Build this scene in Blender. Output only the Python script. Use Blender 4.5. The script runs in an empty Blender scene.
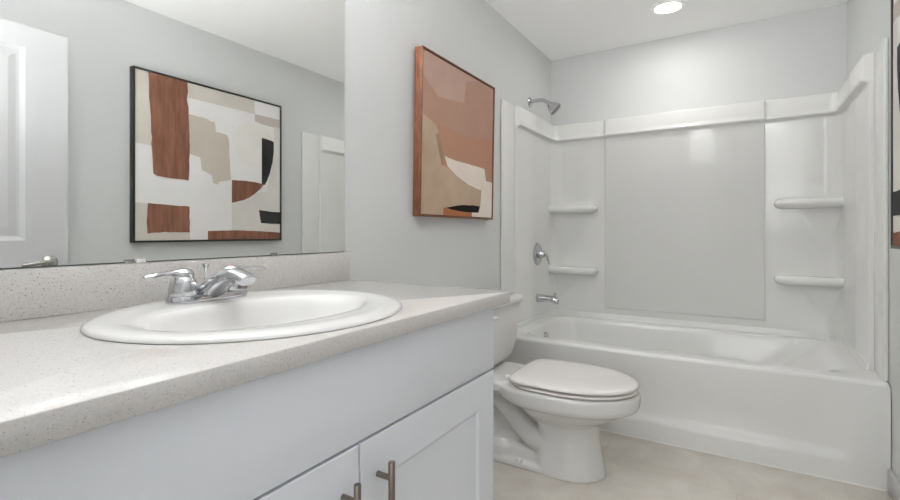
import bpy, bmesh, math, random
from mathutils import Vector, Matrix

S = bpy.context.scene
COL = S.collection

# ------------------------------------------------------------------ camera
cam_data = bpy.data.cameras.new('camera')
cam = bpy.data.objects.new('camera', cam_data)
COL.objects.link(cam)
cam.location = (1.247, 0.0, 1.06)
cam.rotation_euler = (math.radians(90), 0, math.radians(31.57))
cam_data.sensor_width = 36
cam_data.lens = 473.5 / 900 * 36
cam_data.shift_x = 1.0 / 900
cam_data.shift_y = -18.0 / 900
cam_data.clip_start = 0.02
S.camera = cam

# ------------------------------------------------------------------ exposure
S.view_settings.view_transform = 'Standard'
S.view_settings.look = 'None'
S.view_settings.gamma = 1
S.view_settings.use_curve_mapping = False
S.view_settings.exposure = 0.21
S.cycles.max_bounces = 14
S.cycles.diffuse_bounces = 10
S.cycles.glossy_bounces = 8
S.cycles.sample_clamp_indirect = 6.0

# ------------------------------------------------------------------ world and lamps
W, D, H = 1.774, 3.544, 2.388
world = bpy.data.worlds.new('world')
S.world = world
world.use_nodes = True
world.node_tree.nodes['Background'].inputs[0].default_value = (0.9, 0.95, 1.0, 1)
world.node_tree.nodes['Background'].inputs[1].default_value = 0.5


def area_lamp(name, loc, rot, sx, sy, power, color):
    l = bpy.data.lights.new(name, 'AREA')
    l.shape = 'RECTANGLE'
    l.size = sx
    l.size_y = sy
    l.energy = power
    l.color = color
    o = bpy.data.objects.new(name, l)
    o.location = loc
    o.rotation_euler = rot
    COL.objects.link(o)
    return o


# unseen fill lamp added in the doorway, aimed up to bounce off the ceiling
l = area_lamp('ceiling_bounce_fill', (1.15, -0.22, 1.25), (math.radians(138), 0, 0), 0.5, 0.5, 11, (0.98, 0.985, 1.0))
l.data.spread = math.radians(90)
# broad fill lamp added out of view in the hallway, facing the room
area_lamp('hallway_fill', (1.15, -1.2, 1.15), (math.radians(100), 0, 0), 0.9, 1.7, 14, (0.98, 0.985, 1.0))
# recessed downlight over the tub
l = area_lamp('downlight_light', (0.884, 3.06, H - 0.012), (0, 0, 0), 0.15, 0.15, 3.7, (1.0, 0.985, 0.96))
l.data.shape = 'DISK'
l.data.spread = math.radians(180)
GLOBE = 9.0      # radiance of the lit glass cups of the bath bar above the mirror
for yb in (0.36, 0.66, 0.96):     # the bulbs in the upward cups of the bath bar
    l = area_lamp('bath_bar_light', (0.14, yb, 2.07), (math.radians(180), 0, 0), 0.09, 0.09, 12.5, (0.99, 0.99, 1.0))
    l.data.spread = math.radians(130)
    l.data.shape = 'DISK'


# ------------------------------------------------------------------ materials
def principled(name, color, rough=0.5, metal=0.0, coat=0.0, spec=0.5, bump=None, vary=None):
    m = bpy.data.materials.new(name)
    m.use_nodes = True
    nt = m.node_tree
    b = nt.nodes['Principled BSDF']
    b.inputs['Base Color'].default_value = (*color, 1)
    b.inputs['Roughness'].default_value = rough
    b.inputs['Metallic'].default_value = metal
    b.inputs['Coat Weight'].default_value = coat
    b.inputs['Coat Roughness'].default_value = 0.05
    b.inputs['Specular IOR Level'].default_value = spec
    tc = nt.nodes.new('ShaderNodeTexCoord')
    if bump:
        scale, strength = bump
        n = nt.nodes.new('ShaderNodeTexNoise')
        n.inputs['Scale'].default_value = scale
        n.inputs['Detail'].default_value = 3
        nt.links.new(tc.outputs['Object'], n.inputs['Vector'])
        bp = nt.nodes.new('ShaderNodeBump')
        bp.inputs['Strength'].default_value = strength
        bp.inputs['Distance'].default_value = 0.002
        nt.links.new(n.outputs['Fac'], bp.inputs['Height'])
        nt.links.new(bp.outputs['Normal'], b.inputs['Normal'])
    if vary:
        scale, c2, stretch = vary
        mp = nt.nodes.new('ShaderNodeMapping')
        mp.inputs['Scale'].default_value = stretch
        nt.links.new(tc.outputs['Object'], mp.inputs['Vector'])
        n = nt.nodes.new('ShaderNodeTexNoise')
        n.inputs['Scale'].default_value = scale
        n.inputs['Detail'].default_value = 6
        n.inputs['Roughness'].default_value = 0.6
        nt.links.new(mp.outputs['Vector'], n.inputs['Vector'])
        r = nt.nodes.new('ShaderNodeValToRGB')
        r.color_ramp.elements[0].position = 0.32
        r.color_ramp.elements[1].position = 0.68
        r.color_ramp.elements[0].color = (*color, 1)
        r.color_ramp.elements[1].color = (*c2, 1)
        nt.links.new(n.outputs['Fac'], r.inputs['Fac'])
        nt.links.new(r.outputs['Color'], b.inputs['Base Color'])
    return m


def srgb(h):
    v = [int(h[i:i + 2], 16) / 255 for i in (0, 2, 4)]
    return tuple(c / 12.92 if c <= 0.04045 else ((c + 0.055) / 1.055) ** 2.4 for c in v)


M_wall = principled('wall_paint', (0.638, 0.648, 0.642), 0.6, bump=(140, 0.12))
M_ceil = principled('ceiling_paint', (0.94, 0.938, 0.932), 0.8, bump=(90, 0.1))
M_trim = principled('trim_paint', (0.54, 0.54, 0.545), 0.35)
M_cab = principled('cabinet_paint', (0.735, 0.76, 0.80), 0.35)
M_gap = principled('cabinet_gap', (0.30, 0.30, 0.31), 0.8)
M_porc = principled('porcelain', (0.69, 0.684, 0.67), 0.09)
M_seat = principled('seat_plastic', (0.78, 0.752, 0.735), 0.16)
M_acry = principled('tub_acrylic', (0.75, 0.752, 0.737), 0.09, spec=0.5)
M_chrome = principled('chrome', (0.58, 0.585, 0.60), 0.07, metal=1)
M_satin = principled('satin_nickel', (0.27, 0.225, 0.20), 0.3, metal=1)
M_nickel = principled('door_nickel', (0.42, 0.41, 0.39), 0.25, metal=1)
M_dark = principled('dark_holes', (0.17, 0.145, 0.135), 0.45)
M_edge = principled('mirror_edge', (0.12, 0.14, 0.14), 0.3)
M_clip = principled('clear_clip', (0.75, 0.77, 0.77), 0.15)
M_black = principled('black_frame', srgb('1e1e1e'), 0.4)
M_walnut = principled('walnut', srgb('5a3424'), 0.45, vary=(9, srgb('855438'), (9, 9, 1.6)))
M_walnut_h = principled('walnut_inner', srgb('3a2115'), 0.5)
M_red = principled('hot_mark', srgb('b03a30'), 0.3)
M_caulk = principled('caulk', (0.80, 0.80, 0.78), 0.5)
M_shade = principled('frosted_shade', (0.85, 0.85, 0.83), 0.4)

# mirror silvering
M_mirror = principled('mirror_glass', (0.875, 0.89, 0.88), 0.0, metal=1)

# lit lens of the downlight
M_lens = bpy.data.materials.new('lamp_lens')
M_lens.use_nodes = True
_b = M_lens.node_tree.nodes['Principled BSDF']
_b.inputs['Emission Color'].default_value = (1, 0.985, 0.96, 1)
_b.inputs['Emission Strength'].default_value = 3.0
M_globe = bpy.data.materials.new('lit_globe')
M_globe.use_nodes = True
_b = M_globe.node_tree.nodes['Principled BSDF']
_b.inputs['Emission Color'].default_value = (0.98, 0.99, 1.0, 1)
_b.inputs['Emission Strength'].default_value = GLOBE


def quartz():
    m = bpy.data.materials.new('speckled_quartz')
    m.use_nodes = True
    nt = m.node_tree
    b = nt.nodes['Principled BSDF']
    b.inputs['Roughness'].default_value = 0.16
    tc = nt.nodes.new('ShaderNodeTexCoord')

    def specks(scale, thr, keep):
        v = nt.nodes.new('ShaderNodeTexVoronoi')
        v.inputs['Scale'].default_value = scale
        nt.links.new(tc.outputs['Object'], v.inputs['Vector'])
        lt = nt.nodes.new('ShaderNodeMath')
        lt.operation = 'LESS_THAN'
        lt.inputs[1].default_value = thr
        nt.links.new(v.outputs['Distance'], lt.inputs[0])
        sep = nt.nodes.new('ShaderNodeSeparateColor')
        nt.links.new(v.outputs['Color'], sep.inputs[0])
        k = nt.nodes.new('ShaderNodeMath')
        k.operation = 'LESS_THAN'
        k.inputs[1].default_value = keep
        nt.links.new(sep.outputs[0], k.inputs[0])
        mul = nt.nodes.new('ShaderNodeMath')
        mul.operation = 'MULTIPLY'
        nt.links.new(lt.outputs[0], mul.inputs[0])
        nt.links.new(k.outputs[0], mul.inputs[1])
        return mul.outputs[0], sep.outputs[1]

    base = nt.nodes.new('ShaderNodeTexNoise')
    base.inputs['Scale'].default_value = 260
    base.inputs['Detail'].default_value = 2
    nt.links.new(tc.outputs['Object'], base.inputs['Vector'])
    ramp = nt.nodes.new('ShaderNodeValToRGB')
    ramp.color_ramp.elements[0].position = 0.35
    ramp.color_ramp.elements[1].position = 0.6
    ramp.color_ramp.elements[0].color = (0.55, 0.53, 0.51, 1)
    ramp.color_ramp.elements[1].color = (0.59, 0.576, 0.56, 1)
    nt.links.new(base.outputs['Fac'], ramp.inputs['Fac'])
    prev = ramp.outputs['Color']
    for sc, thr, keep, colr in ((300, 0.30, 0.22, (0.41, 0.37, 0.345, 1)), (190, 0.24, 0.07, (0.28, 0.22, 0.19, 1)), (250, 0.3, 0.2, (0.60, 0.59, 0.58, 1))):
        fac, _ = specks(sc, thr, keep)
        mx = nt.nodes.new('ShaderNodeMix')
        mx.data_type = 'RGBA'
        nt.links.new(fac, mx.inputs[0])
        nt.links.new(prev, mx.inputs[6])
        mx.inputs[7].default_value = colr
        prev = mx.outputs[2]
    nt.links.new(prev, b.inputs['Base Color'])
    return m


M_quartz = quartz()


def floor_tiles():
    m = bpy.data.materials.new('floor_tile')
    m.use_nodes = True
    nt = m.node_tree
    b = nt.nodes['Principled BSDF']
    b.inputs['Roughness'].default_value = 0.42
    tc = nt.nodes.new('ShaderNodeTexCoord')
    mp = nt.nodes.new('ShaderNodeMapping')
    # joints: rows at y = 2.24 + k*0.345, x = 0.687 in the row beside the tub
    mp.inputs['Location'].default_value = (-0.687 + 1.1 * 4, -2.24 + 0.55 * 9, 0)
    nt.links.new(tc.outputs['Object'], mp.inputs['Vector'])
    br = nt.nodes.new('ShaderNodeTexBrick')
    br.offset = 0.5
    br.offset_frequency = 2
    br.squash = 1
    br.inputs['Scale'].default_value = 1
    br.inputs['Mortar Size'].default_value = 0.0016
    br.inputs['Mortar Smooth'].default_value = 0.2
    br.inputs['Brick Width'].default_value = 1.1
    br.inputs['Row Height'].default_value = 0.55
    br.inputs['Color1'].default_value = (0.635, 0.58, 0.525, 1)
    br.inputs['Color2'].default_value = (0.62, 0.565, 0.51, 1)
    br.inputs['Mortar'].default_value = (0.50, 0.46, 0.41, 1)
    nt.links.new(mp.outputs['Vector'], br.inputs['Vector'])
    n = nt.nodes.new('ShaderNodeTexNoise')
    n.inputs['Scale'].default_value = 5
    n.inputs['Detail'].default_value = 7
    n.inputs['Roughness'].default_value = 0.62
    n.inputs['Distortion'].default_value = 0.6
    nt.links.new(tc.outputs['Object'], n.inputs['Vector'])
    r = nt.nodes.new('ShaderNodeValToRGB')
    r.color_ramp.elements[0].position = 0.3
    r.color_ramp.elements[1].position = 0.7
    r.color_ramp.elements[0].color = (0.84, 0.835, 0.83, 1)
    r.color_ramp.elements[1].color = (1.06, 1.12, 1.12, 1)
    nt.links.new(n.outputs['Fac'], r.inputs['Fac'])
    mx = nt.nodes.new('ShaderNodeMix')
    mx.data_type = 'RGBA'
    mx.blend_type = 'MULTIPLY'
    mx.inputs[0].default_value = 1
    nt.links.new(br.outputs['Color'], mx.inputs[6])
    nt.links.new(r.outputs['Color'], mx.inputs[7])
    nt.links.new(mx.outputs[2], b.inputs['Base Color'])
    return m


M_floor = floor_tiles()


def paint(name, h1, h2=None, scale=6, stretch=(1, 1, 1)):
    if h2 is None:
        return principled(name, srgb(h1), 0.75, spec=0.2)
    return principled(name, srgb(h1), 0.75, spec=0.2, vary=(scale, srgb(h2), stretch))


# ------------------------------------------------------------------ mesh helpers
def obj(name, bm, mats, parent=None, sharp=35):
    bmesh.ops.recalc_face_normals(bm, faces=bm.faces)
    off = parent_world(parent) if parent else Vector((0, 0, 0))
    bmesh.ops.translate(bm, verts=bm.verts, vec=-off)
    lim = math.radians(sharp)
    for f in bm.faces:
        f.smooth = True
    for e in bm.edges:
        if len(e.link_faces) == 2 and e.calc_face_angle(0) > lim:
            e.smooth = False
    me = bpy.data.meshes.new(name)
    bm.to_mesh(me)
    bm.free()
    if not isinstance(mats, (list, tuple)):
        mats = [mats]
    for m in mats:
        me.materials.append(m)
    o = bpy.data.objects.new(name, me)
    COL.objects.link(o)
    if parent:
        o.parent = parent
    return o


def parent_world(p):
    v = Vector((0, 0, 0))
    while p is not None:
        v += p.location
        p = p.parent
    return v


def thing(name, label, cat, loc, group=None):
    o = bpy.data.objects.new(name, None)
    o.empty_display_size = 0.1
    o.location = loc
    o['label'] = label
    o['category'] = cat
    if group:
        o['group'] = group
    COL.objects.link(o)
    return o


def struct(name, bm, mats, label=None, **k):
    o = obj(name, bm, mats, **k)
    o['kind'] = 'structure'
    if label:
        o['label'] = label
    return o


def merge(bm, tmp, mi=0):
    for f in tmp.faces:
        f.material_index = mi
    me = bpy.data.meshes.new('scratch')
    tmp.to_mesh(me)
    tmp.free()
    bm.from_mesh(me)
    bpy.data.meshes.remove(me)


def box(bm, x0, x1, y0, y1, z0, z1, bev=0.0, seg=2, mi=0):
    t = bmesh.new()
    bmesh.ops.create_cube(t, size=1)
    bmesh.ops.scale(t, vec=(x1 - x0, y1 - y0, z1 - z0), verts=t.verts)
    bmesh.ops.translate(t, vec=((x0 + x1) / 2, (y0 + y1) / 2, (z0 + z1) / 2), verts=t.verts)
    if bev:
        bmesh.ops.bevel(t, geom=t.edges[:], offset=bev, segments=seg, profile=0.5, affect='EDGES')
    merge(bm, t, mi)
    return bm


def loft(bm, rings, closed=True, cap0=False, cap1=False, mi=0):
    t = bmesh.new()
    rv = [[t.verts.new(p) for p in r] for r in rings]
    n = len(rv[0])
    for a, b in zip(rv, rv[1:]):
        for i in range(n if closed else n - 1):
            j = (i + 1) % n
            t.faces.new((a[i], a[j], b[j], b[i]))
    if cap0:
        t.faces.new(rv[0])
    if cap1:
        t.faces.new(rv[-1])
    merge(bm, t, mi)
    return bm


def tube(bm, pts, rad, seg=20, mi=0, flat=None):
    """round tube along pts; rad a number or one per point; flat=(axis vector, factor per point) squashes it"""
    pts = [Vector(p) for p in pts]
    n = len(pts)
    rads = rad if isinstance(rad, (list, tuple)) else [rad] * n
    tang = []
    for i in range(n):
        a = pts[max(i - 1, 0)]
        b = pts[min(i + 1, n - 1)]
        tang.append((b - a).normalized())
    up = Vector((0, 0, 1)) if abs(tang[0].z) < 0.9 else Vector((1, 0, 0))
    nrm = (up - tang[0] * up.dot(tang[0])).normalized()
    rings = []
    for i in range(n):
        nrm = (nrm - tang[i] * nrm.dot(tang[i])).normalized()
        bn = tang[i].cross(nrm)
        r = rads[i]
        fl = flat[i] if flat else 1.0
        rings.append([pts[i] + nrm * (r * fl * math.cos(2 * math.pi * k / seg)) + bn * (r * math.sin(2 * math.pi * k / seg)) for k in range(seg)])
    return loft(bm, rings, True, True, True, mi)


def smooth_path(ctrl, n=8):
    c = [Vector(p) for p in ctrl]
    c = [c[0] * 2 - c[1]] + c + [c[-1] * 2 - c[-2]]
    out = []
    for i in range(1, len(c) - 2):
        p0, p1, p2, p3 = c[i - 1:i + 3]
        for k in range(n):
            t = k / n
            out.append(0.5 * ((2 * p1) + (p2 - p0) * t + (2 * p0 - 5 * p1 + 4 * p2 - p3) * t * t + (3 * p1 - p0 - 3 * p2 + p3) * t ** 3))
    out.append(c[-2])
    return out


def lerp_list(vals, m):
    out = []
    for i in range(m):
        t = i / (m - 1) * (len(vals) - 1)
        k = min(int(t), len(vals) - 2)
        out.append(vals[k] + (vals[k + 1] - vals[k]) * (t - k))
    return out


def lathe(bm, prof, org, axis, seg=32, mi=0):
    """prof = [(radius, distance along axis)]"""
    ax = Vector(axis).normalized()
    u = ax.orthogonal().normalized()
    v = ax.cross(u)
    org = Vector(org)
    rings = [[org + ax * h + (u * math.cos(2 * math.pi * k / seg) + v * math.sin(2 * math.pi * k / seg)) * max(r, 1e-5) for k in range(seg)] for r, h in prof]
    loft(bm, rings, True, True, True, mi)
    return bm


def rrect(x0, x1, y0, y1, r, z, n=8):
    pts = []
    for cx, cy, a0 in ((x1 - r, y1 - r, 0), (x0 + r, y1 - r, 90), (x0 + r, y0 + r, 180), (x1 - r, y0 + r, 270)):
        for k in range(n + 1):
            a = math.radians(a0 + 90 * k / n)
            pts.append((cx + r * math.cos(a), cy + r * math.sin(a), z))
    return pts


def NB():
    return bmesh.new()


# ------------------------------------------------------------------ the room
HALL = -1.35
bm = NB(); box(bm, -0.1, W + 0.1, HALL - 0.1, D + 0.1, -0.1, 0.0)
struct('floor', bm, M_floor, 'beige stone-look floor tiles')
bm = NB(); box(bm, -0.1, W + 0.1, HALL - 0.1, D + 0.1, H, H + 0.1)
struct('ceiling', bm, M_ceil, 'white painted ceiling')
bm = NB(); box(bm, -0.1, 0.0, HALL, D, 0.0, H)
struct('wall_left', bm, M_wall, 'pale grey wall behind the vanity')
bm = NB(); box(bm, W, W + 0.1, HALL, D, 0.0, H)
struct('wall_right', bm, M_wall, 'pale grey wall opposite the vanity')
bm = NB(); box(bm, -0.1, W + 0.1, D, D + 0.1, 0.0, H)
struct('wall_back', bm, M_wall, 'pale grey wall above the tub')
bm = NB(); box(bm, -0.1, W + 0.1, HALL - 0.1, HALL, 0.0, H)
struct('wall_hall', bm, M_wall, 'pale grey hallway wall')
bm = NB()
box(bm, 0.0, 0.80, -0.13, -0.03, 0.0, H)
box(bm, 0.80, W, -0.13, -0.03, 2.08, H)
struct('wall_entry', bm, M_wall, 'pale grey wall with the doorway')
bm = NB()
box(bm, 0.80, 0.815, -0.135, -0.025, 0.0, 2.08)
box(bm, 0.80, W, -0.135, -0.025, 2.065, 2.08)
struct('trim_doorway', bm, M_trim, 'white door jamb')


def baseboard(name, x0, x1, y0, y1):
    bm = NB()
    box(bm, x0, x1, y0, y1, 0.0, 0.10, 0.004)
    struct(name, bm, M_trim, 'white baseboard')


baseboard('baseboard_right', W - 0.016, W, -0.02, 2.575)
baseboard('baseboard_left', 0.0, 0.014, 1.245, 2.575)

# open door lying along the right wall
DX, DT, DY0, DY1, DZ = 1.63, 0.036, 0.08, 1.02, 2.032
door = bpy.data.objects.new('door_1', None)
door.location = (DX + DT / 2, DY0, 0.012)
door['kind'] = 'structure'
door['label'] = 'white panel door standing open, seen in the mirror'
COL.objects.link(door)


def panel_leaf(bm, x, t, y0, y1, z0, z1, panels):
    """flat leaf with raised-and-fielded panels on the room side (normal -x)"""
    ys = sorted({y0, y1, *[p[0] for p in panels], *[p[1] for p in panels]})
    zs = sorted({z0, z1, *[p[2] for p in panels], *[p[3] for p in panels]})
    t_ = bmesh.new()
    for a, b in zip(ys, ys[1:]):
        for c, d in zip(zs, zs[1:]):
            hit = [p for p in panels if p[0] <= a and b <= p[1] and p[2] <= c and d <= p[3]]
            if not hit:
                t_.faces.new([t_.verts.new(q) for q in ((x, a, c), (x, b, c), (x, b, d), (x, a, d))])
            else:
                rings = []
                for ins, dep in ((0, 0), (0.008, 0.004), (0.02, 0.009), (0.032, 0.009), (0.062, 0.003)):
                    rings.append([(x + dep, a + ins, c + ins), (x + dep, b - ins, c + ins), (x + dep, b - ins, d - ins), (x + dep, a + ins, d - ins)])
                rv = [[t_.verts.new(q) for q in r] for r in rings]
                for r0, r1 in zip(rv, rv[1:]):
                    for i in range(4):
                        t_.faces.new((r0[i], r0[(i + 1) % 4], r1[(i + 1) % 4], r1[i]))
                t_.faces.new(rv[-1])
    bmesh.ops.remove_doubles(t_, verts=t_.verts, dist=1e-5)
    merge(bm, t_)
    box(bm, x + 0.012, x + t, y0, y1, z0, z1)
    for (ya, yb, za, zb) in ((y0, y0 + .004, z0, z1), (y1 - .004, y1, z0, z1), (y0, y1, z0, z0 + .004), (y0, y1, z1 - .004, z1)):
        box(bm, x + 0.0005, x + 0.014, ya, yb, za, zb)


bm = NB()
panel_leaf(bm, DX, DT, DY0, DY1, 0.012, DZ, [(DY0 + 0.165, DY1 - 0.165, 1.02, 1.93), (DY0 + 0.165, DY1 - 0.165, 0.22, 0.80)])
obj('door_leaf', bm, M_trim, door, sharp=10)
bm = NB()
lathe(bm, [(0.0, 0), (0.034, 0), (0.034, 0.006), (0.028, 0.012), (0.014, 0.016), (0.012, 0.045), (0.0, 0.047)], (DX, 0.945, 0.912), (-1, 0, 0))
tube(bm, smooth_path([(DX - 0.042, 0.952, 0.912), (DX - 0.048, 0.93, 0.914), (DX - 0.05, 0.89, 0.912), (DX - 0.047, 0.83, 0.905)], 6), 0.0095, 14)
o = obj('door_handle', bm, M_nickel, door); o['label'] = 'brushed nickel lever handle'
bm = NB(); box(bm, DX + 0.006, DX + 0.030, DY1 - 0.001, DY1 + 0.002, 0.86, 0.965)
obj('latch_plate', bm, M_nickel, door)

# ------------------------------------------------------------------ vanity cabinet
VY0, VY1 = -0.02, 1.237
cab = thing('vanity_cabinet', 'white shaker bathroom vanity with two doors under the stone counter', 'cabinet', (0.31, 0.61, 0))
bm = NB()
box(bm, 0.002, 0.618, VY0, VY0 + 0.018, 0.10, 0.849)
box(bm, 0.002, 0.618, VY1 - 0.018, VY1, 0.10, 0.849, 0.001)
box(bm, 0.002, 0.618, VY0 + 0.018, VY1 - 0.018, 0.10, 0.118)
box(bm, 0.002, 0.012, VY0 + 0.018, VY1 - 0.018, 0.118, 0.849)
obj('cabinet_body', bm, M_cab, cab)
bm = NB()
box(bm, 0.600, 0.618, VY0 + 0.018, VY1 - 0.018, 0.118, 0.849)
obj('face_frame', bm, M_gap, cab)
bm = NB()
box(bm, 0.002, 0.54, VY0, VY1, 0.0, 0.10)
obj('toe_kick', bm, M_cab, cab)
bm = NB()
box(bm, 0.619, 0.64, VY0, VY1 - 0.002, 0.668, 0.8465, 0.0015)
obj('drawer_front', bm, M_cab, cab)


def shaker(bm, x0, x1, y0, y1, z0, z1, st=0.088, dep=0.006):
    def ring(x, i):
        return [(x, y0 + i, z0 + i), (x, y1 - i, z0 + i), (x, y1 - i, z1 - i), (x, y0 + i, z1 - i)]
    loft(bm, [ring(x0, 0), ring(x1 - 0.0015, 0), ring(x1, 0.0015), ring(x1, st), ring(x1 - dep, st + 0.010)], True, True, True)


for y0, y1, hy, lab in ((VY0 + 0.1, 0.6665, 0.624, 'left'), (0.6715, VY1 - 0.003, 0.72, 'right')):
    bm = NB()
    shaker(bm, 0.619, 0.64, y0, y1, 0.112, 0.662)
    d_ = obj('door', bm, M_cab, cab, sharp=10)
    bm = NB()
    tube(bm, [(0.675, hy, 0.437), (0.675, hy, 0.4385), (0.675, hy, 0.6155), (0.675, hy, 0.617)], [0.0058, 0.0066, 0.0066, 0.0058], 20)
    for zz in (0.585, 0.469):
        tube(bm, [(0.6398, hy, zz), (0.675, hy, zz)], 0.0056, 16)
    p_ = obj('door_pull', bm, M_satin, d_)
    p_['label'] = 'brushed bronze bar handle'

# ------------------------------------------------------------------ countertop with oval cut-out
CX0, CX1, CY0, CY1, CZ0, CZ1 = 0.001, 0.663, -0.027, 1.298, 0.850, 0.884
SX, SY, SA, SB = 0.342, 0.681, 0.300, 0.324          # sink centre, half sizes in x and y
top = thing('countertop', 'white speckled quartz vanity countertop with backsplash', 'countertop', (0.33, 0.63, CZ0))


def counter_rings():
    hx, hy = SA - 0.025, SB - 0.025
    ang = {k * 2 * math.pi / 96 for k in range(96)}
    for x, y in ((CX0, CY0), (CX1, CY0), (CX0, CY1), (CX1, CY1)):
        ang.add(math.atan2(y - SY, x - SX) % (2 * math.pi))
    ang = sorted(ang)

    def rect_pt(a, ins, z):
        c, s = math.cos(a), math.sin(a)
        ts = []
        if abs(c) > 1e-9:
            ts.append(((CX1 if c > 0 else CX0) - SX) / c)
        if abs(s) > 1e-9:
            ts.append(((CY1 if s > 0 else CY0) - SY) / s)
        t = min(q for q in ts if q > 0)
        x, y = SX + c * t, SY + s * t
        return (min(max(x, CX0 + ins), CX1 - ins), min(max(y, CY0 + ins), CY1 - ins), z)

    el = lambda z: [(SX + hx * math.cos(a), SY + hy * math.sin(a), z) for a in ang]
    # match ellipse points to the same ray angle
    el = lambda z: [(SX + math.cos(a) / math.hypot(math.cos(a) / hx, math.sin(a) / hy), SY + math.sin(a) / math.hypot(math.cos(a) / hx, math.sin(a) / hy), z) for a in ang]
    rc = lambda i, z: [rect_pt(a, i, z) for a in ang]
    return [el(CZ0), el(CZ1), rc(0.002, CZ1), rc(0.0, CZ1 - 0.002), rc(0.0, CZ0 + 0.002), rc(0.002, CZ0), el(CZ0)]


bm = NB(); loft(bm, counter_rings(), True)
bmesh.ops.remove_doubles(bm, verts=bm.verts, dist=1e-6)
obj('counter_slab', bm, M_quartz, top, sharp=50)
bm = NB(); box(bm, 0.001, 0.020, CY0, CY1, CZ1, 0.985, 0.0012)
obj('backsplash', bm, M_quartz, top)

# ------------------------------------------------------------------ sink
sink = thing('bathroom_sink', 'white oval drop-in sink set in the quartz counter', 'sink', (SX, SY, CZ1))


def ell(cx, a, b, z, n=96, cy=SY):
    return [(cx + a * math.cos(2 * math.pi * k / n), cy + b * math.sin(2 * math.pi * k / n), z) for k in range(n)]


IX, IY = 0.373, 0.674
bm = NB()
loft(bm, [ell(SX, 0.262, 0.292, 0.872), ell(SX, SA - 0.002, SB - 0.002, 0.8845), ell(SX, SA, SB, 0.8858), ell(SX, SA - 0.0006, SB - 0.0006, 0.8885),
          ell(SX, SA - 0.006, SB - 0.006, 0.8925), ell(SX, SA - 0.016, SB - 0.016, 0.8955), ell(SX, SA - 0.03, SB - 0.03, 0.8968),
          ell(SX + 0.006, SA - 0.052, SB - 0.047, 0.8955), ell(SX + 0.016, SA - 0.09, SB - 0.060, 0.8935),
          ell(IX, 0.172, 0.260, 0.8925, cy=IY), ell(IX, 0.167, 0.254, 0.891, cy=IY), ell(IX, 0.162, 0.246, 0.887, cy=IY), ell(IX, 0.157, 0.238, 0.880, cy=IY), ell(IX, 0.151, 0.228, 0.867, cy=IY),
          ell(IX, 0.142, 0.208, 0.845), ell(IX, 0.125, 0.185, 0.812), ell(IX, 0.10, 0.145, 0.786), ell(IX, 0.065, 0.09, 0.771),
          ell(IX, 0.03, 0.03, 0.765), ell(IX, 0.022, 0.022, 0.755), ell(IX, 0.020, 0.020, 0.73)], True, False, True)
obj('sink_basin', bm, M_porc, sink, sharp=60)
bm = NB()
lathe(bm, [(0.0, 0.0), (0.029, 0.0), (0.031, 0.002), (0.027, 0.004), (0.022, 0.003), (0.02, 0.008), (0.012, 0.011), (0.0, 0.012)], (IX, SY, 0.7655), (0, 0, 1))
o = obj('drain', bm, M_chrome, sink); o['label'] = 'chrome pop-up drain'

# ------------------------------------------------------------------ faucet
FX, FY, FZ = 0.135, 0.682, 0.8930
fau = thing('faucet', 'chrome two-handle faucet on the back of the oval sink', 'faucet', (FX, FY, FZ))


def stadium(cx, cy, hw, hl, z, n=14):
    pts = []
    for k in range(n + 1):
        a = math.pi * k / n
        pts.append((cx + hw * math.cos(a), cy + hl - hw + hw * math.sin(a), z))
    for k in range(n + 1):
        a = math.pi + math.pi * k / n
        pts.append((cx + hw * math.cos(a), cy - hl + hw + hw * math.sin(a), z))
    return pts


bm = NB()
loft(bm, [stadium(FX, FY, 0.0345, 0.098, FZ - 0.002), stadium(FX, FY, 0.0355, 0.099, FZ + 0.002), stadium(FX, FY, 0.0350, 0.0985, FZ + 0.014),
          stadium(FX, FY, 0.0330, 0.0965, FZ + 0.018), stadium(FX, FY, 0.029, 0.0925, FZ + 0.0195)], True, True, True)
obj('base_plate', bm, M_chrome, fau)
for sgn in (-1, 1):
    hy = FY + sgn * 0.062
    bm = NB()
    lathe(bm, [(0.0, 0.0), (0.0315, 0.0), (0.0325, 0.004), (0.0315, 0.016), (0.0290, 0.030), (0.0250, 0.040), (0.0225, 0.043), (0.0230, 0.047), (0.0215, 0.055), (0.0150, 0.061), (0.007, 0.0635), (0.0, 0.064)], (FX, hy, FZ + 0.0185), (0, 0, 1))
    h_ = obj('faucet_handle', bm, M_chrome, fau)
    bm = NB()
    zt = FZ + 0.0665
    path = smooth_path([(FX, hy - sgn * 0.006, zt), (FX + 0.002, hy + sgn * 0.018, zt + 0.006), (FX + 0.006, hy + sgn * 0.05, zt + 0.006), (FX + 0.010, hy + sgn * 0.078, zt + 0.003), (FX + 0.011, hy + sgn * 0.092, zt + 0.001)], 7)
    tube(bm, path, lerp_list([0.011, 0.0125, 0.0095, 0.0095, 0.0125, 0.0125, 0.007], len(path)), 18, flat=lerp_list([1.0, 0.8, 0.6, 0.5, 0.5, 0.45, 0.4], len(path)))
    obj('lever', bm, M_chrome, h_)
    if sgn == 1:
        bm = NB()
        lathe(bm, [(0.0, 0), (0.0045, 0), (0.004, 0.0015), (0.0, 0.002)], (FX, hy, FZ + 0.0815), (0, 0, 1), 16)
        o = obj('indicator', bm, M_red, h_); o['label'] = 'small red dot'
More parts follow.
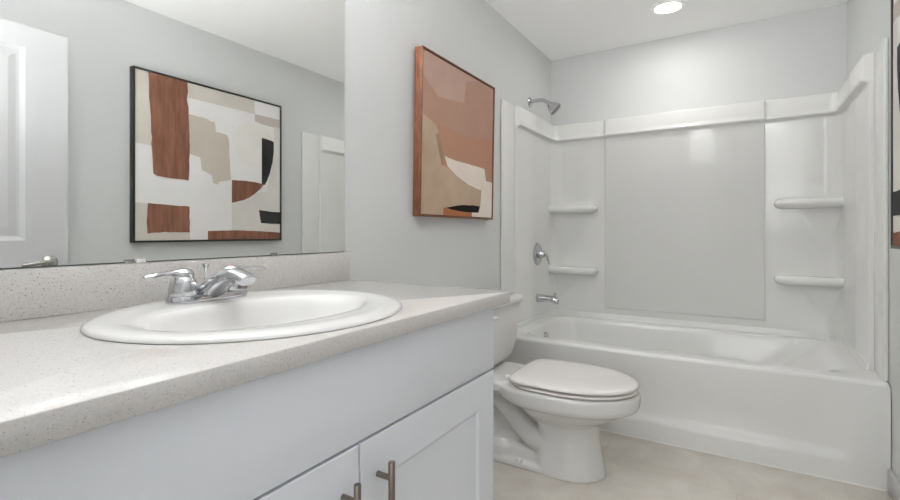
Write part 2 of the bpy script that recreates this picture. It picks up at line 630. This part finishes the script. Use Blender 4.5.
# spout: broad at the base, arching forward and narrowing to the outlet
bm = NB()
path = smooth_path([(FX + 0.002, FY, FZ + 0.012), (FX + 0.022, FY, FZ + 0.030), (FX + 0.062, FY, FZ + 0.054), (FX + 0.105, FY, FZ + 0.066), (FX + 0.142, FY, FZ + 0.059), (FX + 0.152, FY, FZ + 0.054)], 8)
rings = []
wd = lerp_list([0.036, 0.033, 0.0275, 0.024, 0.0225, 0.0200], len(path))
th = lerp_list([0.026, 0.023, 0.0195, 0.0165, 0.0145, 0.0115], len(path))
for i, p in enumerate(path):
    t = (path[min(i + 1, len(path) - 1)] - path[max(i - 1, 0)]).normalized()
    n = Vector((0, 1, 0)).cross(t).normalized() * -1
    ring = []
    for k in range(24):
        a = 2 * math.pi * k / 24
        c, s = math.cos(a), math.sin(a)
        ring.append(p + Vector((0, 1, 0)) * (wd[i] * math.copysign(abs(c) ** 0.75, c)) + n * (th[i] * math.copysign(abs(s) ** 0.75, s)))
    rings.append(ring)
loft(bm, rings, True, True, True)
sp = obj('spout', bm, M_chrome, fau)
bm = NB()
lathe(bm, [(0.0, 0), (0.0105, 0), (0.011, 0.012), (0.0, 0.012)], (FX + 0.134, FY, FZ + 0.037), (0, 0, 1), 20)
obj('aerator', bm, M_dark, sp)
bm = NB()
tube(bm, [(FX - 0.014, FY, FZ + 0.018), (FX - 0.014, FY, FZ + 0.072)], 0.0022, 12)
lathe(bm, [(0.0022, 0), (0.0035, 0.006), (0.0085, 0.016), (0.0092, 0.019), (0.0, 0.020)], (FX - 0.014, FY, FZ + 0.070), (0, 0, 1), 18)
obj('lift_rod', bm, M_chrome, fau)

# ------------------------------------------------------------------ mirror
mir = thing('wall_mirror', 'large frameless wall mirror standing on the backsplash', 'mirror', (0.004, 0.63, 0.987))
bm = NB(); box(bm, 0.0012, 0.0058, -0.02, 1.286, 0.9865, 1.95, 0.0022, 1)
for f in bm.faces:
    f.material_index = 0 if abs(f.normal.x) > 0.95 and f.calc_center_median().x > 0.005 else 1
obj('mirror_glass', bm, [M_mirror, M_edge], mir)
for yc, mat, lab in ((0.563, M_nickel, None), (0.589, M_clip, 'clear plastic clip'), (0.975, M_nickel, None)):
    bm = NB()
    box(bm, 0.0056, 0.0085, yc - 0.011, yc + 0.011, 0.9855, 0.995, 0.001)
    o = obj('mirror_clip', bm, mat, mir)
    if lab:
        o['label'] = lab

# ------------------------------------------------------------------ bath bar above the mirror
bar = thing('vanity_light', 'bath bar with three frosted cups above the mirror', 'lamp', (0.0, 0.66, 2.0))
bm = NB(); box(bm, 0.0, 0.03, 0.20, 1.12, 2.00, 2.10, 0.006)
obj('back_plate', bm, M_nickel, bar)
for yb in (0.36, 0.66, 0.96):
    bm = NB()
    tube(bm, smooth_path([(0.028, yb, 2.05), (0.05, yb, 2.03), (0.09, yb, 1.985), (0.14, yb, 1.98), (0.1401, yb, 2.001)], 5), 0.007, 12)
    arm_ = obj('lamp_arm', bm, M_nickel, bar)
    bm = NB()
    lathe(bm, [(0.0, 0.0), (0.03, 0.0), (0.045, 0.02), (0.056, 0.06), (0.060, 0.10), (0.057, 0.10), (0.052, 0.06), (0.042, 0.03), (0.0, 0.02)], (0.14, yb, 2.00), (0, 0, 1), 24)
    obj('lamp_shade', bm, M_globe, arm_)

# ------------------------------------------------------------------ paintings
def canvas(name, xf, sgn, y0, z0, w, h, mats, polys, parent, t=0.02):
    """flat painting: base board plus thin layers of paint; sgn = direction it faces along x"""
    bm = NB()
    a, b = sorted((xf, xf - sgn * t))
    box(bm, a, b, y0, y0 + w, z0, z0 + h)
    t_ = bmesh.new()
    for i, (mi, pts) in enumerate(polys):
        vs = [t_.verts.new((xf + sgn * 0.00025 * (i + 1), y0 + min(max(p[0], 0), w), z0 + min(max(p[1], 0), h))) for p in pts]
        f = t_.faces.new(vs)
        f.normal_update()
        if f.normal.x * sgn < 0:
            f.normal_flip()
        f.material_index = mi
    me = bpy.data.meshes.new('scratch'); t_.to_mesh(me); t_.free(); bm.from_mesh(me); bpy.data.meshes.remove(me)
    return obj(name, bm, mats, parent)


def wobble(pts, n=6, amp=0.003, seed=1):
    rnd = random.Random(seed)
    out = []
    for i, p in enumerate(pts):
        q = pts[(i + 1) % len(pts)]
        L = math.hypot(q[0] - p[0], q[1] - p[1])
        k = max(1, int(L / 0.03))
        for j in range(k):
            t = j / k
            a = amp if j else 0
            out.append((p[0] + (q[0] - p[0]) * t + rnd.uniform(-a, a), p[1] + (q[1] - p[1]) * t + rnd.uniform(-a, a)))
    return out


def frame_bars(bm, x0, x1, y0, y1, z0, z1, w, bev=0.0008):
    box(bm, x0, x1, y0, y0 + w, z0, z1, bev)
    box(bm, x0, x1, y1 - w, y1, z0, z1, bev)
    box(bm, x0, x1, y0 + w, y1 - w, z0, z0 + w, bev)
    box(bm, x0, x1, y0 + w, y1 - w, z1 - w, z1, bev)


# painting above the toilet: walnut frame, terracotta and sand
PL = (1.717, 2.442, 1.131, 1.885)
pa = thing('framed_painting', 'abstract terracotta and sand painting in a walnut frame above the toilet', 'painting', (0.0, (PL[0] + PL[1]) / 2, PL[2]))
bm = NB(); frame_bars(bm, 0.001, 0.042, *PL, 0.007)
obj('picture_frame', bm, M_walnut, pa)
bm = NB(); box(bm, 0.001, 0.022, PL[0] + 0.007, PL[1] - 0.007, PL[2] + 0.007, PL[3] - 0.007)
obj('frame_backing', bm, M_walnut_h, pa)
P1 = [paint('mauve_tan', 'ac8878', 'b3907e', 4), paint('pale_tan', 'bea191', 'b3958a', 5), paint('terracotta_wash', 'b3876f', 'ae8673', 4),
      paint('sand', 'c2ab95', 'b29c85', 5), paint('taupe_stroke', '967d69', 'a68c77', 9), paint('cream_white', 'e8ddd2', 'dfd4c8', 5),
      paint('ink_black', '17130f'), paint('burnt_orange', 'b0744f', 'ab6c48', 7)]
o_ = 0.011
polys1 = [
    (2, [(0.0, 0.40), (0.2, 0.43), (0.45, 0.41), (0.741, 0.45), (0.741, 0.0), (0.0, 0.0)]),
    (1, wobble([(0.0, 0.741), (0.69, 0.741), (0.60, 0.733), (0.531, 0.722), (0.413, 0.691), (0.40, 0.63), (0.394, 0.578), (0.30, 0.566), (0.14, 0.552), (0.10, 0.578), (0.0, 0.625)], amp=0.002)),
    (3, wobble([(0.0, 0.455), (0.06, 0.440), (0.125, 0.421), (0.148, 0.40), (0.156, 0.351), (0.179, 0.244), (0.228, 0.241), (0.322, 0.207), (0.451, 0.173), (0.600, 0.151), (0.589, 0.072), (0.394, 0.066), (0.211, 0.045), (0.2, 0.0), (0.0, 0.0)], amp=0.0015)),
    (4, wobble([(0.125, 0.379), (0.156, 0.385), (0.18, 0.33), (0.203, 0.29), (0.187, 0.241), (0.165, 0.28)], amp=0.002)),
    (5, wobble([(0.208, 0.289), (0.30, 0.281), (0.394, 0.279), (0.52, 0.277), (0.632, 0.274), (0.656, 0.206), (0.604, 0.187), (0.595, 0.153), (0.451, 0.173), (0.322, 0.207), (0.236, 0.243)], amp=0.001)),
    (5, wobble([(0.604, 0.187), (0.628, 0.206), (0.654, 0.210), (0.741, 0.207), (0.741, 0.0), (0.495, 0.0), (0.491, 0.033), (0.568, 0.038), (0.589, 0.072), (0.598, 0.151)], amp=0.001)),
    (6, wobble([(0.226, 0.047), (0.31, 0.058), (0.394, 0.067), (0.49, 0.070), (0.585, 0.068), (0.568, 0.034), (0.48, 0.032), (0.394, 0.033), (0.287, 0.039)], amp=0.001)),
    (7, wobble([(0.205, 0.047), (0.287, 0.039), (0.394, 0.033), (0.491, 0.031), (0.487, 0.0), (0.20, 0.0)], amp=0.001)),
]
polys1 = [(m, [(p[0] - o_, p[1] - o_) for p in pts]) for m, pts in polys1]
polys1 = [(m, [(p[0] * 0.977, p[1] * 1.018) for p in pts]) for m, pts in polys1]
canvas('canvas', 0.036, 1, PL[0] + o_, PL[2] + o_, PL[1] - PL[0] - 2 * o_, PL[3] - PL[2] - 2 * o_, P1, polys1, pa, t=0.012)

pa.rotation_euler.y = 0.018      # it leans forward a little on its wire

# painting on the right wall: black frame, brown and white blocks (mostly seen in the mirror)
PR = (1.366, 2.400, 0.998, 2.017)
pb = thing('framed_painting', 'abstract painting of brown, white and black blocks in a black frame, facing the mirror', 'painting', (W, (PR[0] + PR[1]) / 2, PR[2]))
bm = NB(); frame_bars(bm, W - 0.042, W - 0.001, *PR, 0.012)
obj('picture_frame', bm, M_black, pb)
bm = NB(); box(bm, W - 0.022, W - 0.001, PR[0] + 0.012, PR[1] - 0.012, PR[2] + 0.012, PR[3] - 0.012)
obj('frame_backing', bm, M_black, pb)
P2 = [paint('chalk_white', 'e9e7e6', 'dfdedd', 3), paint('warm_beige', 'c9c2b8', 'd2ccc3', 5), paint('bark_brown', '6d4839', '8f6450', 7, (5, 5, 0.8)),
      paint('light_stone', 'd3cec9', 'd9d5d0', 4), paint('grey_mauve', 'bdb3ac', 'c3bab3', 4), paint('oatmeal', 'bfb6a9', 'c9c0b4', 4),
      paint('off_white', 'e0dcd6', 'e6e3de', 5), paint('charcoal', '2b2a2a', '383737', 8)]
circ = [(0.80 + 0.165 * math.cos(2 * math.pi * k / 40), 0.69 + 0.168 * math.sin(2 * math.pi * k / 40)) for k in range(40)]
polys2 = [
    (1, wobble([(0.0, 1.02), (0.09, 1.02), (0.104, 0.573), (0.0, 0.579)], amp=0.001)),
    (1, wobble([(0.31, 1.02), (0.804, 1.02), (0.804, 0.909), (0.56, 0.911), (0.325, 0.911)], amp=0.001)),
    (4, [(0.804, 0.911), (1.034, 0.911), (1.034, 0.841), (0.804, 0.850)]),
    (3, [(0.969, 0.85), (1.034, 0.845), (1.034, 0.06), (0.623, 0.06), (0.623, 0.30), (0.90, 0.36), (0.955, 0.55)]),
    (5, wobble([(0.325, 0.81), (0.41, 0.806), (0.499, 0.79), (0.508, 0.728), (0.586, 0.722), (0.602, 0.691), (0.609, 0.555), (0.618, 0.419), (0.535, 0.40), (0.52, 0.380), (0.489, 0.387), (0.481, 0.435), (0.41, 0.464), (0.399, 0.545), (0.325, 0.56)], amp=0.003)),
    (6, circ),
    (7, [(0.862, 0.749), (0.91, 0.746), (0.966, 0.736), (0.966, 0.66), (0.955, 0.58), (0.931, 0.493), (0.905, 0.435), (0.888, 0.408), (0.862, 0.405)]),
    (2, wobble([(0.623, 0.419), (0.739, 0.423), (0.80, 0.421), (0.880, 0.412), (0.85, 0.375), (0.812, 0.343), (0.765, 0.31), (0.715, 0.287), (0.623, 0.262)], amp=0.0008)),
    (7, wobble([(0.838, 0.222), (0.93, 0.214), (1.034, 0.211), (1.034, 0.123), (0.94, 0.123), (0.854, 0.128)], amp=0.001)),
    (2, wobble([(0.451, 0.069), (0.653, 0.074), (0.85, 0.068), (1.034, 0.058), (1.034, 0.0), (0.451, 0.0)], amp=0.001)),
    (1, [(0.0, 0.233), (0.09, 0.233), (0.09, 0.056), (0.331, 0.056), (0.331, 0.0), (0.0, 0.0)]),
    (2, wobble([(0.082, 1.02), (0.316, 1.02), (0.319, 0.948), (0.312, 0.896), (0.323, 0.847), (0.330, 0.671), (0.330, 0.55), (0.323, 0.388), (0.214, 0.391), (0.132, 0.398), (0.112, 0.41), (0.104, 0.549), (0.098, 0.726), (0.087, 0.889)], amp=0.0025)),
    (2, wobble([(0.082, 0.233), (0.202, 0.227), (0.328, 0.224), (0.331, 0.059), (0.178, 0.062), (0.079, 0.053), (0.074, 0.121)], amp=0.002)),
]
polys2 = [(m, [(p[0] - 0.012, p[1] - 0.012) for p in pts]) for m, pts in polys2]
canvas('canvas', W - 0.036, -1, PR[0] + 0.012, PR[2] + 0.012, 1.034 - 0.024, 1.019 - 0.024, P2, polys2, pb, t=0.012)

# ------------------------------------------------------------------ bathtub
TX0, TX1, TY0, TY1, TZ = 0.003, W - 0.003, 2.585, D - 0.003, 0.440
tub = thing('bathtub', 'white alcove bathtub with a recessed apron beside the toilet', 'bathtub', (W / 2, 3.06, 0))
bm = NB()
N_ = 10
rings = [rrect(TX0, TX1, TY0 + 0.035, TY1, 0.004, 0.0, N_), rrect(TX0, TX1, TY0 + 0.035, TY1, 0.004, 0.40, N_),
         rrect(TX0, TX1, TY0 + 0.002, TY1, 0.004, 0.405, N_), rrect(TX0, TX1, TY0, TY1, 0.006, 0.420, N_),
         rrect(TX0 + 0.002, TX1 - 0.002, TY0 + 0.004, TY1, 0.01, 0.432, N_), rrect(TX0 + 0.004, TX1 - 0.004, TY0 + 0.012, TY1 - 0.004, 0.014, 0.439, N_),
         rrect(TX0 + 0.01, TX1 - 0.01, TY0 + 0.024, TY1 - 0.01, 0.02, TZ, N_),
         rrect(0.105, 1.725, 2.680, 3.405, 0.10, TZ, N_), rrect(0.113, 1.675, 2.688, 3.398, 0.12, 0.4385, N_), rrect(0.119, 1.625, 2.695, 3.392, 0.12, 0.430, N_), rrect(0.124, 1.585, 2.70, 3.387, 0.12, 0.41, N_)]
for k in range(1, 9):
    t = k / 8
    e = t ** 1.0
    rings.append(rrect(0.124 + 0.07 * t, 1.585 - 0.40 * e, 2.70 + 0.05 * t, 3.387 - 0.05 * t, 0.12, 0.41 - 0.295 * t, N_))
rings += [rrect(0.215, 1.15, 2.77, 3.317, 0.11, 0.10, N_), rrect(0.26, 1.09, 2.81, 3.28, 0.09, 0.092, N_)]
loft(bm, rings, True, False, True)


def sst(a, b, v):
    t = min(max((v - a) / (b - a), 0), 1)
    return t * t * (3 - 2 * t)


def apron_y(x, z):
    # recessed field: crisp rounded lower edge, dying out towards the rim
    hx = sst(0.10, 0.18, x) * (1 - sst(1.59, 1.67, x + 0.25 * max(0, 0.17 - z)))
    d = 0.020 * sst(0.085, 0.135, z) * (1 - sst(0.15, 0.42, z)) * hx
    y = TY0 + d
    y += 0.010 * sst(0.30, 0.0, z) * 0
    return y


nx, nz = 150, 60
t_ = bmesh.new()
gv = [[t_.verts.new((TX0 + (TX1 - TX0) * i / nx, apron_y(TX0 + (TX1 - TX0) * i / nx, 0.425 * k / nz), 0.425 * k / nz)) for k in range(nz + 1)] for i in range(nx + 1)]
for i in range(nx):
    for k in range(nz):
        t_.faces.new((gv[i][k], gv[i + 1][k], gv[i + 1][k + 1], gv[i][k + 1]))
merge(bm, t_)
obj('tub_body', bm, M_acry, tub, sharp=60)
bm = NB()
lathe(bm, [(0.0, 0), (0.036, 0), (0.036, 0.004), (0.03, 0.010), (0.0, 0.012)], (0.139, 3.045, 0.355), (1, 0, 0.23), 28)
o = obj('overflow_plate', bm, M_chrome, tub); o['label'] = 'round chrome overflow plate'
bm = NB()
lathe(bm, [(0.0, 0), (0.034, 0), (0.034, 0.003), (0.0, 0.004)], (0.36, 3.045, 0.0925), (0, 0, 1), 24)
obj('tub_drain', bm, M_chrome, tub)
bm = NB()
tube(bm, [(TX0 + .005, TY0 - 0.001, 0.002), (TX1 - .018, TY0 - 0.001, 0.002)], 0.004, 8)
obj('caulk_bead', bm, M_caulk, tub)

# ------------------------------------------------------------------ tub surround
sur = thing('tub_surround', 'glossy white three-wall tub surround with corner shelves', 'surround', (W / 2, D - 0.02, TZ))
BD = 0.045


def upath(d, r, z, y0=2.80, n=8, eps=0.002):
    e = max(d - 0.013, 0.0)
    xl, xr, yb = eps + e, W - eps - e, D - eps - max(d + 0.010, 0.0) * (1 if d > 0 else 0)
    r = max(r, 0.002)
    pts = [(eps, y0, z), (max(xl - 0.006, eps), y0, z), (xl, y0 + 0.006, z), (xl, (y0 + yb - r) / 2, z)]
    for k in range(n + 1):
        a = math.radians(180 - 90 * k / n)
        pts.append((xl + r + r * math.cos(a), yb - r + r * math.sin(a), z))
    for k in range(n + 1):
        a = math.radians(90 - 90 * k / n)
        pts.append((xr - r + r * math.cos(a), yb - r + r * math.sin(a), z))
    pts += [(xr, (y0 + yb - r) / 2, z), (xr, y0 + 0.006, z), (min(xr + 0.006, W - eps), y0, z), (W - eps, y0, z)]
    return pts


PROF = [(BD, 0.08, 0.4425), (BD, 0.08, 1.722), (BD + 0.003, 0.078, 1.730), (BD + 0.012, 0.07, 1.737), (BD + 0.024, 0.06, 1.740), (BD + 0.029, 0.055, 1.744),
        (BD + 0.031, 0.052, 1.750), (BD + 0.029, 0.052, 1.756), (BD + 0.024, 0.05, 1.763), (BD + 0.022, 0.045, 1.78), (BD + 0.021, 0.03, 1.852), (BD + 0.018, 0.025, 1.860), (BD + 0.010, 0.02, 1.864), (0.0, 0.01, 1.865)]
bm = NB()
loft(bm, [upath(d, r, z) for d, r, z in PROF], False)
obj('wall_panel', bm, M_acry, sur, sharp=60)
# raised field in the middle of the long wall
bm = NB()
xs0, xs1 = 0.425, 1.378


def cpath(d, z, ins=0.0):
    yb = D - 0.012 - d
    return [(xs0 + ins, yb + 0.014, z), (xs0 + ins, yb + 0.002, z), (xs0 + ins + 0.002, yb - 0.003, z), (xs0 + ins + 0.008, yb - 0.005, z),
            (xs1 - ins - 0.008, yb - 0.005, z), (xs1 - ins - 0.002, yb - 0.003, z), (xs1 - ins, yb + 0.002, z), (xs1 - ins, yb + 0.014, z)]


cp = [(BD - 0.004, 0.516), (BD + 0.004, 0.519), (BD + 0.009, 0.528)] + [(d + 0.009, z) for d, r, z in PROF[1:-2]]
loft(bm, [cpath(d, z) for d, z in cp], False)
obj('centre_panel', bm, M_acry, sur, sharp=50)
for sx in (0, 1):
    bm = NB()
    a, b = (0.001, 0.017) if sx == 0 else (W - 0.017, W - 0.001)
    box(bm, a, b, 2.625, 2.82, TZ + 0.0005, 1.870, 0.006, 4)
    obj('end_flange', bm, M_acry, sur)


def shelf(sx, zt, zb):
    xw = 0.002 + BD - 0.018
    yb = D - 0.012 - BD + 0.005

    def plan(lx, dep, z, r):
        r = min(r, lx * 0.45, dep * 0.8)
        pts = [(xw, yb, z), (xw, yb - dep, z)]
        for k in range(9):
            a = math.radians(-90 + 90 * k / 8)
            pts.append((xw + lx - r + r * math.cos(a), yb - dep + r + r * math.sin(a), z))
        pts.append((xw + lx, yb, z))
        if sx:
            pts = [(W - p[0], p[1], p[2]) for p in pts]
        return pts
    L, Q = (0.322 if sx else 0.345), 0.105
    rows = [(L - 0.030, Q - 0.030, zt - 0.002), (L - 0.016, Q - 0.014, zt + 0.001), (L - 0.006, Q - 0.005, zt - 0.006), (L, Q, zt - 0.018), (L, Q, zt - 0.032), (L - 0.006, Q - 0.006, zt - 0.044), (L - 0.022, Q - 0.022, zt - 0.053),
            (L - 0.04, Q - 0.055, zt - 0.057)]

    def flare(lx, dep, z):
        # concave corner flare under the shelf, running out to nothing along the wall
        pts = [(xw, yb, z), (xw, yb - dep, z)]
        for k in range(9):
            t = (k + 0.5) / 9
            pts.append((xw + lx * t, yb - dep * (1 - t) ** 1.6 - 0.001, z))
        pts.append((xw + lx, yb, z))
        return [(W - p[0], p[1], p[2]) for p in pts] if sx else pts
    low = []
    for k in range(0, 9):
        t = k / 8
        low.append(flare(L - 0.045 - 0.20 * t, 0.046 * (1 - t) + 0.007, zt - 0.058 + (zb - zt + 0.058) * t))
    bm = NB()
    loft(bm, [plan(lx, dp, z, 0.06) for lx, dp, z in rows] + low, True, True, True)
    obj('corner_shelf', bm, M_acry, sur, sharp=70)


for sx in (0, 1):
    shelf(sx, 1.255, 0.93)
    shelf(sx, 0.805 if sx == 0 else 0.802, 0.53)
# joint line between the surround and the tub deck
bm = NB()
loft(bm, [upath(BD + 0.010, 0.074, 0.4402, 2.797), upath(BD + 0.007, 0.075, 0.446, 2.797), upath(BD + 0.006, 0.075, 0.466, 2.797), upath(BD + 0.004, 0.077, 0.471, 2.797), upath(BD - 0.001, 0.08, 0.472, 2.797)], False)
obj('joint_bead', bm, M_acry, sur)

# ------------------------------------------------------------------ shower fittings
FYS = 3.10
sh = thing('wall_shower', 'chrome shower head on a bent arm high on the left wall', 'shower head', (0.0, FYS, 1.94))
bm = NB()
lathe(bm, [(0.0, 0), (0.036, 0), (0.036, 0.004), (0.028, 0.011), (0.014, 0.015), (0.0, 0.016)], (0.0005, FYS, 1.962), (1, 0, 0))
obj('wall_flange', bm, M_chrome, sh)
bm = NB()
tube(bm, smooth_path([(0.005, FYS, 1.962), (0.05, FYS, 1.966), (0.09, FYS, 1.965), (0.120, FYS, 1.950), (0.142, FYS, 1.926)], 8), 0.0125, 16)
obj('shower_arm', bm, M_chrome, sh)
bm = NB()
SHP = [(0.0, -0.004), (0.014, -0.002), (0.0185, 0.008), (0.019, 0.014), (0.029, 0.024), (0.041, 0.044), (0.047, 0.060), (0.048, 0.068), (0.045, 0.072)]
lathe(bm, SHP + [(0.0, 0.072)], (0.134, FYS, 1.938), (0.70, 0.22, -0.68))
hd = obj('spray_head', bm, M_chrome, sh)
bm = NB()
lathe(bm, [(0.0, 0.0725), (0.042, 0.0725), (0.039, 0.0755), (0.0, 0.0765)], (0.134, FYS, 1.938), (0.70, 0.22, -0.68))
o = obj('spray_face', bm, M_dark, hd); o['label'] = 'dark nozzle face'

PX = 0.002 + BD - 0.013
vy = 3.16
va = thing('shower_valve', 'round chrome shower valve with lever below the shower head', 'shower valve', (PX, vy, 0.905))
bm = NB()
lathe(bm, [(0.0, -0.002), (0.079, -0.002), (0.079, 0.003), (0.070, 0.010), (0.040, 0.014), (0.0, 0.015)], (PX, vy, 0.905), (1, 0, 0), 40)
obj('escutcheon', bm, M_chrome, va)
bm = NB()
lathe(bm, [(0.0, 0.012), (0.031, 0.012), (0.031, 0.022), (0.025, 0.048), (0.021, 0.056), (0.0, 0.060)], (PX, vy, 0.905), (1, 0, 0), 28)
pth = smooth_path([(PX + 0.045, vy, 0.918), (PX + 0.062, vy + 0.004, 0.905), (PX + 0.075, vy + 0.010, 0.868), (PX + 0.082, vy + 0.014, 0.835)], 7)
tube(bm, pth, lerp_list([0.014, 0.017, 0.013, 0.012, 0.011], len(pth)), 16, flat=lerp_list([1, .8, .7, .6, .6], len(pth)))
obj('valve_lever', bm, M_chrome, va)

ty = 3.16
ts = thing('tub_spout', 'chrome tub spout low on the left wall over the tub', 'tub spout', (PX, ty, 0.60))
bm = NB()


def cyl_ring(x, ry, rz, zc, n=28):
    return [(x, ty + ry * math.cos(2 * math.pi * k / n), zc + rz * math.sin(2 * math.pi * k / n)) for k in range(n)]


loft(bm, [cyl_ring(PX - 0.002, .033, .031, .598), cyl_ring(PX + 0.010, .034, .032, .598), cyl_ring(PX + 0.014, .030, .028, .598), cyl_ring(PX + 0.07, .029, .026, .597), cyl_ring(PX + 0.115, .028, .026, .592),
          cyl_ring(PX + 0.138, .027, .027, .588), cyl_ring(PX + 0.150, .022, .023, .586), cyl_ring(PX + 0.153, .012, .014, .585)], True, True, True)
obj('spout_body', bm, M_chrome, ts)
bm = NB()
lathe(bm, [(0.0, 0), (0.005, 0), (0.005, 0.016), (0.0095, 0.019), (0.0095, 0.026), (0.0, 0.028)], (PX + 0.128, ty, 0.612), (0, 0, 1), 18)
obj('diverter_knob', bm, M_chrome, ts)

# ------------------------------------------------------------------ downlight
dl = thing('recessed_light', 'round recessed ceiling light above the tub', 'ceiling light', (0.884, 3.06, H))
bm = NB()
lathe(bm, [(0.076, -0.001), (0.096, -0.001), (0.097, -0.005), (0.092, -0.009), (0.080, -0.008), (0.074, -0.004)], (0.884, 3.06, H), (0, 0, 1), 48)
obj('trim_ring', bm, M_ceil, dl)
bm = NB()
lathe(bm, [(0.0, -0.001), (0.0755, -0.001), (0.0755, -0.004), (0.0, -0.005)], (0.884, 3.06, H), (0, 0, 1), 48)
o = obj('lamp_lens', bm, M_lens, dl); o['label'] = 'glowing white lens'

# ------------------------------------------------------------------ toilet
TC = 2.10
toi = thing('toilet', 'white two-piece toilet with closed lid between the vanity and the tub', 'toilet', (0.45, TC, 0))


def egg(xb, xf, hw, z, n=72, fm=0.45, pb=0.62):
    xm = xb + (xf - xb) * fm
    pts = []
    for k in range(n):
        a = 2 * math.pi * k / n
        c, s = math.cos(a), math.sin(a)
        if c >= 0:
            x = xm + (xf - xm) * c
            y = hw * s
        else:
            x = xm - (xm - xb) * abs(c) ** pb
            y = hw * math.copysign(abs(s) ** pb, s)
        pts.append((x, TC + y, z))
    return pts


bm = NB()
# bowl and its rim
loft(bm, [egg(.33, .874, .203, .380), egg(.30, .888, .217, .377), egg(.29, .893, .221, .368), egg(.29, .893, .221, .345), egg(.295, .890, .219, .322), egg(.31, .880, .211, .308),
          egg(.35, .855, .192, .297), egg(.38, .825, .176, .280), egg(.40, .79, .160, .260), egg(.42, .755, .140, .242), egg(.45, .72, .11, .215)], True, True, True)
# front pedestal
loft(bm, [egg(.455, .715, .105, .27, pb=.45), egg(.465, .720, .110, .22, pb=.45), egg(.470, .727, .114, .15, pb=.45), egg(.465, .738, .121, .08, pb=.45), egg(.46, .748, .129, .02, pb=.45), egg(.46, .752, .131, 0.0, pb=.45)], True, True, True)
# plinth running back to the wall
loft(bm, [rrect(.07, .64, TC - .128, TC + .128, .05, 0.0), rrect(.07, .64, TC - .126, TC + .126, .05, .022), rrect(.09, .62, TC - .105, TC + .105, .04, .035), rrect(.10, .60, TC - .095, TC + .095, .04, .075), rrect(.12, .58, TC - .07, TC + .07, .04, .09)], True, True, True)
# deck under the tank
loft(bm, [rrect(.05, .46, TC - .160, TC + .160, .05, .385), rrect(.04, .46, TC - .170, TC + .170, .055, .376), rrect(.04, .46, TC - .170, TC + .170, .055, .345), rrect(.06, .46, TC - .14, TC + .14, .05, .315), rrect(.08, .46, TC - .06, TC + .06, .04, .29)], True, True, True)
# core and the trapway that bulges from it on both sides
box(bm, .14, .56, TC - .045, TC + .045, .05, .33)
path = smooth_path([(.60, TC, .155), (.50, TC, .125), (.42, TC, .150), (.34, TC, .225), (.27, TC, .275), (.205, TC, .250), (.175, TC, .17), (.19, TC, .08)], 8)
for sg in (-1, 1):
    p2 = [Vector((p.x, TC + sg * 0.060, p.z)) for p in path]
    tube(bm, p2, lerp_list([.05, .055, .052, .048, .048, .052, .056, .06], len(p2)), 20)
loft(bm, [egg(.20, .40, .118, .03), egg(.205, .395, .113, .07), egg(.23, .37, .09, .10), egg(.27, .33, .05, .112)], True, True, True)
bowl = obj('toilet_bowl', bm, M_porc, toi, sharp=180)
md = bowl.modifiers.new('fuse', 'REMESH'); md.mode = 'VOXEL'; md.voxel_size = 0.005; md.use_smooth_shade = True
md = bowl.modifiers.new('relax', 'SMOOTH'); md.factor = 0.5; md.iterations = 6
# tank
bm = NB()
def tk(x0, x1, hy, z, r):
    return rrect(x0, x1, TC - hy, TC + hy, r, z, 8)
loft(bm, [tk(.06, .18, .10, .386, .04), tk(.045, .205, .160, .392, .045), tk(.03, .222, .205, .410, .05), tk(.024, .232, .232, .440, .05), tk(.02, .238, .248, .485, .045), tk(.018, .243, .258, .56, .04), tk(.016, .249, .266, .688, .035), tk(.018, .247, .264, .690, .034)], True, True, True)
obj('tank', bm, M_porc, toi, sharp=60)
bm = NB()
loft(bm, [tk(.02, .250, .262, .6905, .035), tk(.012, .262, .276, .693, .038), tk(.010, .265, .279, .700, .04), tk(.010, .265, .279, .716, .04), tk(.016, .258, .272, .728, .04), tk(.03, .24, .255, .733, .04)], True, True, True)
obj('tank_lid', bm, M_porc, toi, sharp=60)
bm = NB()
lathe(bm, [(0.0, 0), (0.013, 0), (0.013, 0.012), (0.009, 0.018), (0.0, 0.019)], (.244, 1.965, .657), (1, 0, 0), 20)
pth = smooth_path([(.258, 1.965, .657), (.266, 1.99, .656), (.268, 2.03, .653)], 5)
tube(bm, pth, lerp_list([.008, .009, .010, .008], len(pth)), 14)
obj('flush_lever', bm, M_seat, toi)
# seat ring and lid
bm = NB()
loft(bm, [egg(.385, .871, .203, .3825, pb=.45), egg(.372, .880, .211, .385, pb=.45), egg(.370, .883, .214, .390, pb=.45), egg(.372, .880, .211, .3945, pb=.45), egg(.392, .860, .193, .3965, pb=.45)], True, True, True)
obj('seat', bm, M_seat, toi, sharp=60)
bm = NB()
loft(bm, [egg(.366, .876, .208, .4045, pb=.36), egg(.359, .886, .217, .4065, pb=.36), egg(.358, .887, .218, .412, pb=.36), egg(.362, .882, .214, .4180, pb=.36), egg(.378, .868, .203, .4220, pb=.36), egg(.43, .82, .165, .4250, pb=.45), egg(.50, .74, .10, .4260, pb=.5)], True, True, True)
obj('lid', bm, M_seat, toi, sharp=60)
for sg in (-1, 1):
    bm = NB()
    box(bm, .322, .392, TC + sg * .085 - .024, TC + sg * .085 + .024, .381, .4015, .006, 3)
    obj('seat_hinge', bm, M_seat, toi)
    bm = NB()
    lathe(bm, [(0.0, 0), (0.016, 0), (0.016, 0.006), (0.011, 0.016), (0.0, 0.019)], (.40, TC + sg * .112, .0215), (0, 0, 1), 20)
    obj('bolt_cap', bm, M_seat, toi)
